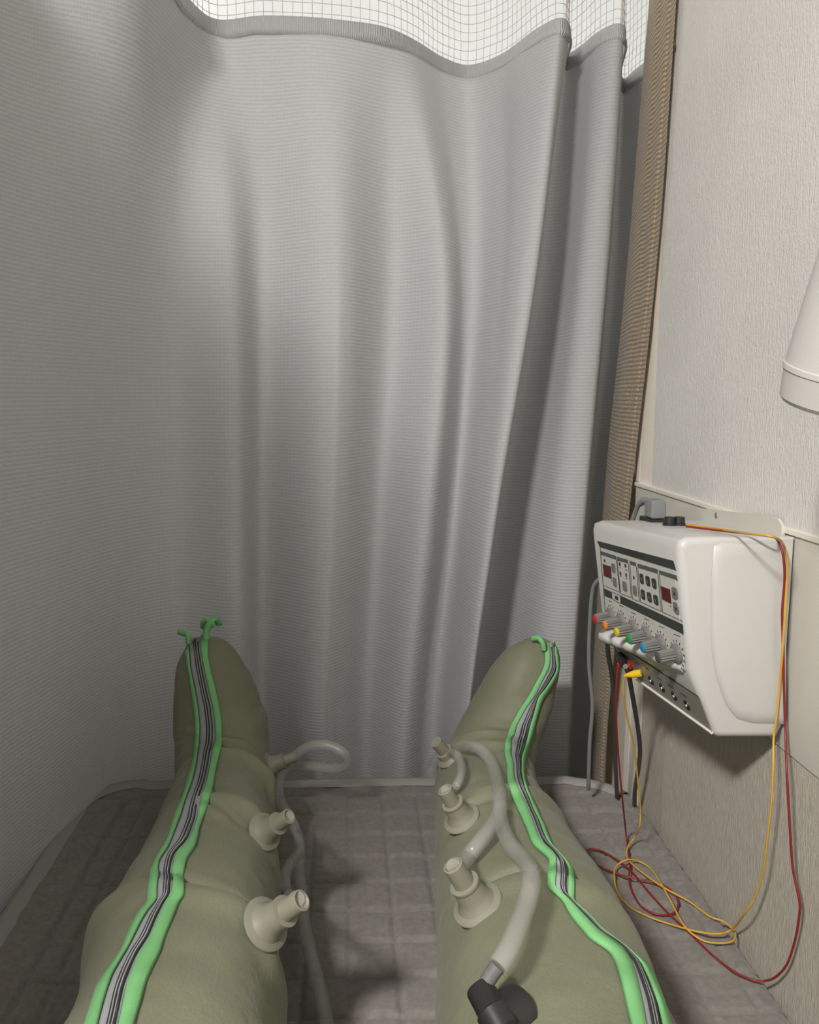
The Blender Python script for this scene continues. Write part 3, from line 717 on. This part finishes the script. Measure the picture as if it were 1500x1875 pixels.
# front panel plane
PP = nearP[3]; n1 = (nearP[4]-nearP[3]).cross(farP[3]-nearP[3]).normalized()
if n1.x > 0: n1 = -n1
def onp(px, py, lift=0.0): return onplane(px, py, PP+n1*lift, n1)
def c2(x, y): return (1080+x/7.1429, 970+y/7.1429)
def decal(name, quad, m, lift, thick, parent, conv=c2, rnd=0.0, plane=onp, nn=None):
    nn = nn or n1
    P = [plane(*conv(*q), 0) for q in quad]
    if rnd:
        Q = []
        for i in range(len(P)):
            p = P[i]; a = P[i-1]; b = P[(i+1) % len(P)]
            for t in (0, .33, .66, 1):
                u = p.lerp(a, rnd*(1-t)**1.0); v = p.lerp(b, rnd*t); Q.append((u+v)/2 if t not in (0, 1) else (u if t == 0 else v))
        P = Q
    bm = bmesh.new(); a_ = [bm.verts.new(p+nn*(lift+thick)) for p in P]; b_ = [bm.verts.new(p+nn*lift) for p in P]
    bm.faces.new(a_); bm.faces.new(b_[::-1])
    for i in range(len(a_)): bm.faces.new((a_[i], b_[i], b_[(i+1) % len(a_)], a_[(i+1) % len(a_)]))
    bmesh.ops.recalc_face_normals(bm, faces=bm.faces[:]); return obj(name, bm, m, parent, smooth=False)
def multi(name, quads, m, lift, thick, parent, conv=c2, rnd=0.0, plane=onp, nn=None):
    tmp = [decal('tmp', q, m, lift, thick, None, conv, rnd, plane, nn) for q in quads]
    bm = bmesh.new()
    for t in tmp: bm.from_mesh(t.data); me = t.data; bpy.data.objects.remove(t); bpy.data.meshes.remove(me)
    return obj(name, bm, m, parent, smooth=False)
fp = decal('control_panel', [(95, 135), (1105, 400), (1250, 1840), (225, 1230)], 'face', .0003, .0006, dev)
LF = .001
multi('dark_stripe', [[(105, 142), (1105, 405), (1140, 530), (142, 225)], [(415, 860), (1225, 1235), (1235, 1365), (420, 965)], [(195, 765), (300, 815), (305, 905), (205, 865)]], 'dark', LF, .0002, fp)
multi('section_header', [[(150, 275), (350, 340), (355, 390), (155, 325)], [(365, 350), (510, 390), (515, 440), (370, 400)], [(530, 400), (615, 430), (620, 480), (535, 450)], [(635, 440), (900, 515), (905, 575), (640, 495)], [(915, 525), (1145, 595), (1160, 660), (925, 580)]], 'mid', LF, .0002, fp)
def ln(a, b, w=5):
    dx, dy = b[0]-a[0], b[1]-a[1]; L_ = math.hypot(dx, dy); nx, ny = -dy/L_*w/2, dx/L_*w/2
    return [(a[0]+nx, a[1]+ny), (b[0]+nx, b[1]+ny), (b[0]-nx, b[1]-ny), (a[0]-nx, a[1]-ny)]
lines = [ln(a, b, 6) for a, b in [((145, 225), (215, 1085)), ((190, 728), (398, 812)), ((352, 345), (404, 815)), ((372, 400), (412, 830)), ((410, 830), (552, 886)), ((516, 440), (555, 885)), ((534, 450), (570, 900)), ((570, 900), (656, 940)), ((620, 480), (660, 940)), ((640, 495), (676, 942)), ((676, 942), (945, 1066)), ((903, 575), (947, 1066)), ((922, 580), (965, 1078)), ((965, 1078), (1222, 1192)), ((305, 812), (412, 862)), ((305, 905), (415, 965)), ((412, 862), (418, 965)), ((225, 1230), (1250, 1838))]]
multi('printed_lines', lines, 'ink', LF, .0002, fp)
glyph = []
for i in range(9):       # illegible small lettering in the top stripe
    x = 465+i*29-(0 if i < 6 else -8); y = 255+(x-465)*.262
    glyph += [ln((x, y), (x+4, y+55), 7), ln((x, y+2), (x+16, y+6), 8)] + ([ln((x+14, y+6), (x+18, y+58), 7)] if i % 2 else [ln((x+4, y+50), (x+18, y+56), 8)])
multi('printed_lettering', glyph, 'ink', LF+.0002, .0002, fp)
for x, y, w_ in ((262, 925, 36), (398, 985, 55), (550, 1078, 62), (722, 1158, 68), (915, 1256, 70), (1110, 1362, 85), (400, 492, 16), (470, 520, 30), (408, 600, 18), (480, 630, 30), (188, 395, 12)): decal('printed_lettering', ln((x, y), (x+w_, y+w_*.4), 9), 'mid', LF, .0002, fp)
def q4(*p): return [tuple(p[i:i+2]) for i in range(0, 8, 2)]
decal('display_window', q4(180, 445, 285, 480, 300, 642, 198, 600), 'led', LF, .0005, fp)
decal('display_window', q4(945, 735, 1062, 778, 1080, 965, 965, 908), 'led', LF, .0005, fp)
decal('socket_hole', q4(340, 858, 380, 875, 384, 925, 343, 905), 'ink', LF, .0002, fp)
for q in (q4(295, 430, 345, 448, 352, 572, 303, 548), q4(315, 615, 360, 632, 371, 757, 323, 732), q4(438, 665, 490, 682, 505, 812, 450, 788), q4(575, 720, 625, 738, 636, 872, 584, 842)):
    decal('button', q, 'btn_g', LF, .0008, fp, rnd=.28)
for q in (q4(665, 565, 712, 582, 722, 717, 675, 690), q4(742, 595, 794, 612, 806, 748, 754, 715), q4(822, 625, 880, 647, 890, 782, 834, 750), q4(682, 770, 730, 792, 742, 922, 692, 895), q4(760, 805, 814, 827, 828, 957, 774, 925), q4(843, 840, 902, 862, 916, 997, 857, 960)):
    decal('button', q, 'btn_d', LF, .0008, fp, rnd=.28)
multi('button_digit', [ln((x, y), (x+8, y+42), 8) for x, y in ((690, 620), (766, 655), (850, 690), (706, 830), (790, 862), (872, 900))], 'btn_g', LF+.0008, .0002, fp)
for q in (q4(1085, 740, 1152, 762, 1165, 922, 1095, 890), q4(1100, 935, 1162, 958, 1187, 1117, 1118, 1075)):
    decal('button', q, 'btn_g', LF, .0008, fp, rnd=.28)
decal('button_arrow', [(1122, 795), (1144, 860), (1112, 845)], 'ink', LF+.0008, .0002, fp)
decal('button_arrow', [(1125, 1005), (1160, 1020), (1148, 1065)], 'ink', LF+.0008, .0002, fp)
def dot(x, y, r=16):
    return [(x+r*.62*math.cos(a)+.12*r*math.sin(a), y+r*1.5*math.sin(a)+.3*r*math.cos(a)) for a in [k*math.pi/4 for k in range(8)]]
for x, y, r_ in ((205, 402, 14), (403, 450, 18), (478, 470, 18), (413, 570, 18), (488, 590, 18), (588, 625, 17), (298, 665, 8), (1070, 998, 9)):
    decal('indicator_lamp', dot(x, y, r_), 'ink', LF, .0003, fp)
# knobs
ky = [(296, 1130, 'red', 'red capped'), (432, 1205, 'orange', 'orange capped'), (592, 1292, 'yellow', 'yellow capped'), (765, 1382, 'green2', 'green capped'), (950, 1492, 'blue', 'blue capped'), (1160, 1618, 'dgrey', 'dark grey')]
zax = (nearP[3]-nearP[4]).normalized(); yax = zax.cross(n1).normalized()
for x, y, cm, lb in ky:
    c = onp(*c2(x, y)); s = 1.0
    kb = latheo('knob', c+n1*.001, n1, [(0, .0122), (.0035, .0118), (.0050, .0095), (.0055, .0078), (.0235, .0072), (.0245, .0064)], 'knob', dev, 28, flute=(.0054, .0237), ang=20)
    kb['label'] = lb+' ribbed control knob'
    kc = latheo('knob_cap', c+n1*.0256, n1, [(-.0020, .0064), (.0008, .0062), (.0018, .0046)], cm, kb, 20)
    bm = bmesh.new()
    for i in range(11):
        a = R(-135+27*i); d0 = zax*math.cos(a)+yax*math.sin(a); t_ = n1.cross(d0)
        v_ = [bm.verts.new(c+n1*.0011+d0*r_+t_*w_) for r_, w_ in ((.0135, -.0008), (.0168, -.0010), (.0168, .0010), (.0135, .0008))]
        bm.faces.new(v_)
    obj('dial_marks', bm, 'ink', fp, smooth=False)
# scalloped ledge under the knobs
bm = bmesh.new(); A = nearP[4]+Vector((-.001, .016, .002)); B = farP[4]+Vector((0, -.008, .002)); Lw = (B-A).length; dirw = (B-A).normalized()
outv = (n1+Vector((0, 0, -.2))).normalized(); upv = zax; rows = []
N = 120
ks = [(onp(*c2(x, y))-A).dot(dirw)/Lw for x, y, _c, _l in ky]
for i in range(N+1):
    s = i/N
    dip = max(math.exp(-((s-q)/.045)**2) for q in ks); sc_ = .0095*dip
    en = min(1, (s+.004)/.05)**.5*min(1, (1.004-s)/.05)**.5
    p = A.lerp(B, s)
    prof = [(-.002, .011), (.0065*en, .0105-sc_*.8), (.0125*en-sc_*.35, .0075-sc_*.7), (.0140*en-sc_*.45, .001-sc_*.25), (.0100*en-sc_*.3, -.006), (.002, -.0105), (-.003, -.010)]
    rows.append([bm.verts.new(p+n1*a+upv*b) for a, b in prof])
for a, b in zip(rows, rows[1:]):
    for k in range(6): bm.faces.new((a[k], a[k+1], b[k+1], b[k]))
bm.faces.new(rows[0]); bm.faces.new(rows[-1][::-1]); bmesh.ops.recalc_face_normals(bm, faces=bm.faces[:])
obj('scalloped_ledge', bm, 'white', dev)
# jack plate under the ledge
PJ = nearP[5]; nj = (nearP[6]-nearP[5]).cross(farP[5]-nearP[5]).normalized()
if nj.x > 0: nj = -nj
def onj(px, py, lift=0.0): return onplane(px, py, PJ+nj*lift, nj)
def c3(x, y): return (1080+x/5.769, 1170+y/5.769)
jp = decal('jack_panel', [(245, 25), (1160, 605), (1300, 985), (390, 335)], 'metalplate', .0004, .0006, dev, c3, plane=onj, nn=nj)
multi('printed_lines', [ln((255, 22), (1155, 600), 6), ln((245, 30), (385, 335), 6)], 'ink', .0012, .0003, jp, c3, plane=onj, nn=nj)
for x, y, w_ in ((300, 90, 40), (395, 180, 35), (495, 240, 35), (600, 300, 30), (722, 400, 48), (835, 475, 60), (965, 560, 70)): decal('printed_lettering', ln((x, y), (x+w_, y+w_*.72), 8), 'mid', .0012, .0003, jp, c3, plane=onj, nn=nj)
A, B = onj(*c3(395, 342), .0), onj(*c3(1298, 985), .0)
bm = bmesh.new(); sweep(bm, [A+nj*.001, B+nj*.001], .0021, 8); autosmooth(obj('bright_edge_strip', bm, 'silver', dev))
jx = [(340, 215), (440, 285), (550, 358), (657, 435), (775, 512), (902, 598), (1037, 695)]
for x, y in jx:
    c = onj(*c3(x, y))
    jr = latheo('jack_socket', c+nj*.0008, nj, [(0, .0066), (.0012, .0062), (.0014, .0036), (.0010, .0034)], 'black', dev, 20)
    latheo('socket_pin', c+nj*.0015, nj, [(0, .0016), (.0015, .0014)], 'silver', jr, 10)
# top of unit: mains inlet, fuse holders
def ont(px, py, dz=0.0):
    n_ = (nearP[1]-nearP[0]).cross(farP[0]-nearP[0]).normalized(); return onplane(px, py, nearP[0]+Vector((0, 0, dz)), n_)
b0 = ont(1197, 954)
boxo('mains_inlet', 'black', b0.x-.012, b0.x+.014, b0.y-.024, b0.y+.024, b0.z-.004, b0.z+.0045, dev, .002)
for px in (1226, 1244):
    c = ont(px, 962)
    latheo('fuse_holder', c-Vector((0, 0, .002)), (0, 0, 1), [(0, .0088), (.005, .0088), (.0055, .0072), (.0130, .0066), (.0135, .0055)], 'black', dev, 24)
pc = thing('power_plug', 'grey angled mains plug with its cord, in the top of the white unit', 'plug', tuple(b0))
boxo('plug_body', 'cgrey', b0.x-.010, b0.x+.011, b0.y-.018, b0.y+.013, b0.z+.0048, b0.z+.031, pc, .005)
st = Vector((b0.x, b0.y+.012, b0.z+.022))
tubeo('power_cord', [st, st+Vector((-.002, .018, .003)), st+Vector((-.004, .040, -.008)), st+Vector((-.008, .058, -.04)), Vector((xat(1120, 1.20, .42), 1.20, .43)), ony(1096, 1062, 1.22), ony(1085, 1085, 1.235), ony(1080, 1150, 1.25), ony(1079, 1220, 1.26), ony(1085, 1290, 1.27), ony(1080, 1360, 1.28), ony(1078, 1425, 1.29), ony(1078, 1445, 1.30)], [.0048]*14+[.0036]*200 if False else .0034, 'cgrey', pc, 8, 10)
tubeo('strain_relief', [st+Vector((0, -.004, 0)), st+Vector((-.002, .018, .003)), st+Vector((-.004, .030, -.002))], .0052, 'cgrey', pc, 5, 12)
# plugs and leads -----------------------------------------------------
jb = onj(*c3(322, 165), .003); jr_ = onj(*c3(455, 290)); jy_ = onj(*c3(552, 365))
bp = thing('signal_lead', 'thick dark grey lead with black plug, in the unit\'s end socket', 'cable', tuple(jb))
tb_ = onj(*c3(378, 290), .012)
latheo('plug_body', jb+nj*.001, tb_-jb, [(0, .0040), (.002, .0060), (.016, .0064), (.026, .0058), (.030, .0040)], 'black', bp, 18)
tubeo('lead_cable', [tb_, ony(1151, 1232, 1.09), ony(1155, 1255, 1.12), ony(1163, 1300, 1.17), ony(1170, 1345, 1.21), ony(1172, 1380, 1.235), ony(1168, 1415, 1.25), ony(1163, 1447, 1.265), ony(1162, 1475, 1.29)], .0036, 'cdark', bp, 8, 10)
dl_ = thing('hanging_cord', 'dark grey cord hanging behind the unit beside the beige drape', 'cable', tuple(ony(1124, 1320, 1.25)))
tubeo('cord', [ony(1112, 1130, 1.135), ony(1113, 1190, 1.16), ony(1121, 1240, 1.20), ony(1125, 1300, 1.235), ony(1126, 1360, 1.265), ony(1129, 1438, 1.30), ony(1131, 1470, 1.33)], .0036, 'cdark', dl_, 8, 10)
def plug(root, c, tip, m, s=1.0):
    ax = (c-tip); L_ = ax.length
    latheo('plug_body', c, tip-c, [(0, .0040*s), (.001, .0052*s), (.011*s, .0052*s), (.017*s, .0040*s), (max(L_, .018*s), .0022*s), (max(L_, .018*s)+.002, .0015*s)], m, root, 18)
def lead_points(tr, zf):
    return [zf(*p) for p in tr]
RED = [((1133, 1216), ('y', 1.085)), ((1130, 1236), ('y', 1.085)), ((1128, 1290), ('y', 1.09)), ((1130.5, 1350), ('y', 1.10)), ((1135, 1411), ('y', 1.11)), ((1141, 1473), ('y', 1.12)), ((1147, 1531), ('b', .010)), ((1153.5, 1583), ('b', .008)), ((1152, 1611), ('b', .004)), ((1160, 1638), ('b', .004)), ((1175, 1660), ('b', .004)), ((1199, 1673), ('b', .004)), ((1224, 1675), ('b', .004)), ((1239, 1666), ('b', .006)), ((1241, 1647), ('b', .006)), ((1224, 1626), ('b', .008)), ((1193, 1614), ('b', .010)), ((1156, 1607), ('b', .010)), ((1117, 1595), ('b', .008)), ((1086, 1580), ('b', .006)), ((1072, 1565), ('b', .006)), ((1080, 1555), ('b', .006)), ((1101, 1558), ('b', .006)), ((1129, 1574), ('b', .010)), ((1156, 1595), ('b', .012)), ((1187, 1632), ('b', .012)), ((1221, 1669), ('b', .010)), ((1261, 1706), ('b', .006)), ((1301, 1745), ('b', .006)), ((1340, 1776), ('b', .006)), ((1377, 1794), ('b', .007)), ((1402, 1796), ('b', .010)), ((1423, 1787), ('x', .494)), ((1442, 1764), ('x', .496)), ((1457, 1718), ('x', .496)), ((1465, 1666), ('x', .494)), ((1462, 1638), ('x', .492)), ((1452, 1589), ('x', .490)), ((1446, 1503), ('x', .486)), ((1441, 1411), ('x', .484)), ((1439, 1350), ('y', .850)), ((1437, 1300), ('y', .856)), ((1434, 1180), ('y', .860)), ((1432.5, 1120), ('y', .861)), ((1437, 1060), ('y', .861)), ((1434, 1015), ('y', .862)), ((1425, 991), ('y', .868)), ((1410, 982), ('t', .004)), ((1350, 975), ('t', .004)), ((1305, 970), ('t', .004)), ((1257, 964), ('t', .004))]
YEL = [((1146, 1237), ('y', 1.050)), ((1142, 1249), ('y', 1.055)), ((1142, 1273), ('y', 1.06)), ((1147.4, 1308), ('y', 1.075)), ((1154, 1335), ('y', 1.085)), ((1161.5, 1370), ('y', 1.10)), ((1166.8, 1414), ('y', 1.115)), ((1172, 1467), ('y', 1.13)), ((1173, 1490), ('y', 1.135)), ((1171, 1514), ('y', 1.135)), ((1162, 1533), ('b', .018)), ((1150, 1551), ('b', .010)), ((1148, 1568), ('b', .008)), ((1162, 1586), ('b', .012)), ((1193, 1610), ('b', .014)), ((1224, 1630), ('b', .012)), ((1261, 1650), ('b', .006)), ((1300, 1678), ('b', .005)), ((1322, 1686), ('b', .005)), ((1340, 1699), ('b', .005)), ((1347, 1712), ('b', .005)), ((1340, 1724), ('b', .005)), ((1316, 1727), ('b', .005)), ((1285, 1721), ('b', .005)), ((1254, 1696), ('b', .010)), ((1230, 1653), ('b', .012)), ((1212, 1620), ('b', .013)), ((1193, 1592), ('b', .006)), ((1172, 1578), ('b', .008)), ((1150, 1574), ('b', .015)), ((1129, 1586), ('b', .010)), ((1125, 1607), ('b', .010)), ((1132, 1635), ('b', .004)), ((1153, 1660), ('b', .004)), ((1187, 1678), ('b', .004)), ((1230, 1693), ('b', .005)), ((1279, 1706), ('b', .010)), ((1316, 1710), ('b', .010)), ((1340, 1702), ('b', .014)), ((1362, 1675), ('x', .480)), ((1383.5, 1641), ('x', .484)), ((1399, 1589), ('x', .484)), ((1405, 1540), ('x', .482)), ((1412.6, 1473), ('x', .480)), ((1416, 1411), ('x', .480)), ((1417, 1350), ('y', .862)), ((1422, 1315), ('y', .862)), ((1428, 1255), ('y', .862)), ((1434, 1180), ('y', .856)), ((1439, 1100), ('y', .857)), ((1442, 1030), ('y', .858)), ((1435, 998), ('y', .864)), ((1419, 984), ('t', .008)), ((1374, 977), ('t', .009)), ((1305, 967), ('t', .004)), ((1257, 960), ('t', .003))]
def lead(name, tr, m, pm, jack, label, rad):
    pts = []
    for (px, py), (k, v) in tr:
        pts.append({'y': lambda: ony(px, py, v), 'b': lambda: onz(px, py, v), 'x': lambda: onx(px, py, v), 't': lambda: ont(px, py, v)}[k]())
    r_ = thing(name, label, 'cable', tuple(pts[0]))
    tubeo('lead_cable', pts, rad, m, r_, 8, 8)
    plug(r_, jack, pts[0], pm, 1.0); return r_
lead('electrode_lead', RED, 'cred', 'pred', onj(*c3(440, 285), .002), 'thin red lead from the red plug, coiled on the bed and draped over the unit', .0014)
lead('electrode_lead', YEL, 'cyel', 'pyel', onj(*c3(548, 358), .002), 'thin yellow lead from the yellow plug, looped on the bed below the unit', .0013)

# ================================================================== rounded white fitting at the right edge
lf = thing('wall_fitting', 'white rounded cylindrical fitting with rimmed lower end, by the wall at the right edge', 'wall fitting', (XW, .66, .8))
c = Vector((xat(1550, .64, .722), .64, .722)); axl = Vector((.07, -.30, 1)).normalized()
latheo('fitting_body', c-axl*.034, axl, [(0, .034), (.0005, .040), (.004, .0430), (.026, .0455), (.027, .0468), (.031, .0468), (.032, .0458), (.10, .0445), (.17, .042), (.20, .034), (.215, .012)], 'lampw', lf, 56, ang=30)
tubeo('bracket_arm', [c+axl*.10, Vector((XW-.001, .60, .80))], .012, 'lampw', lf, 2, 18)
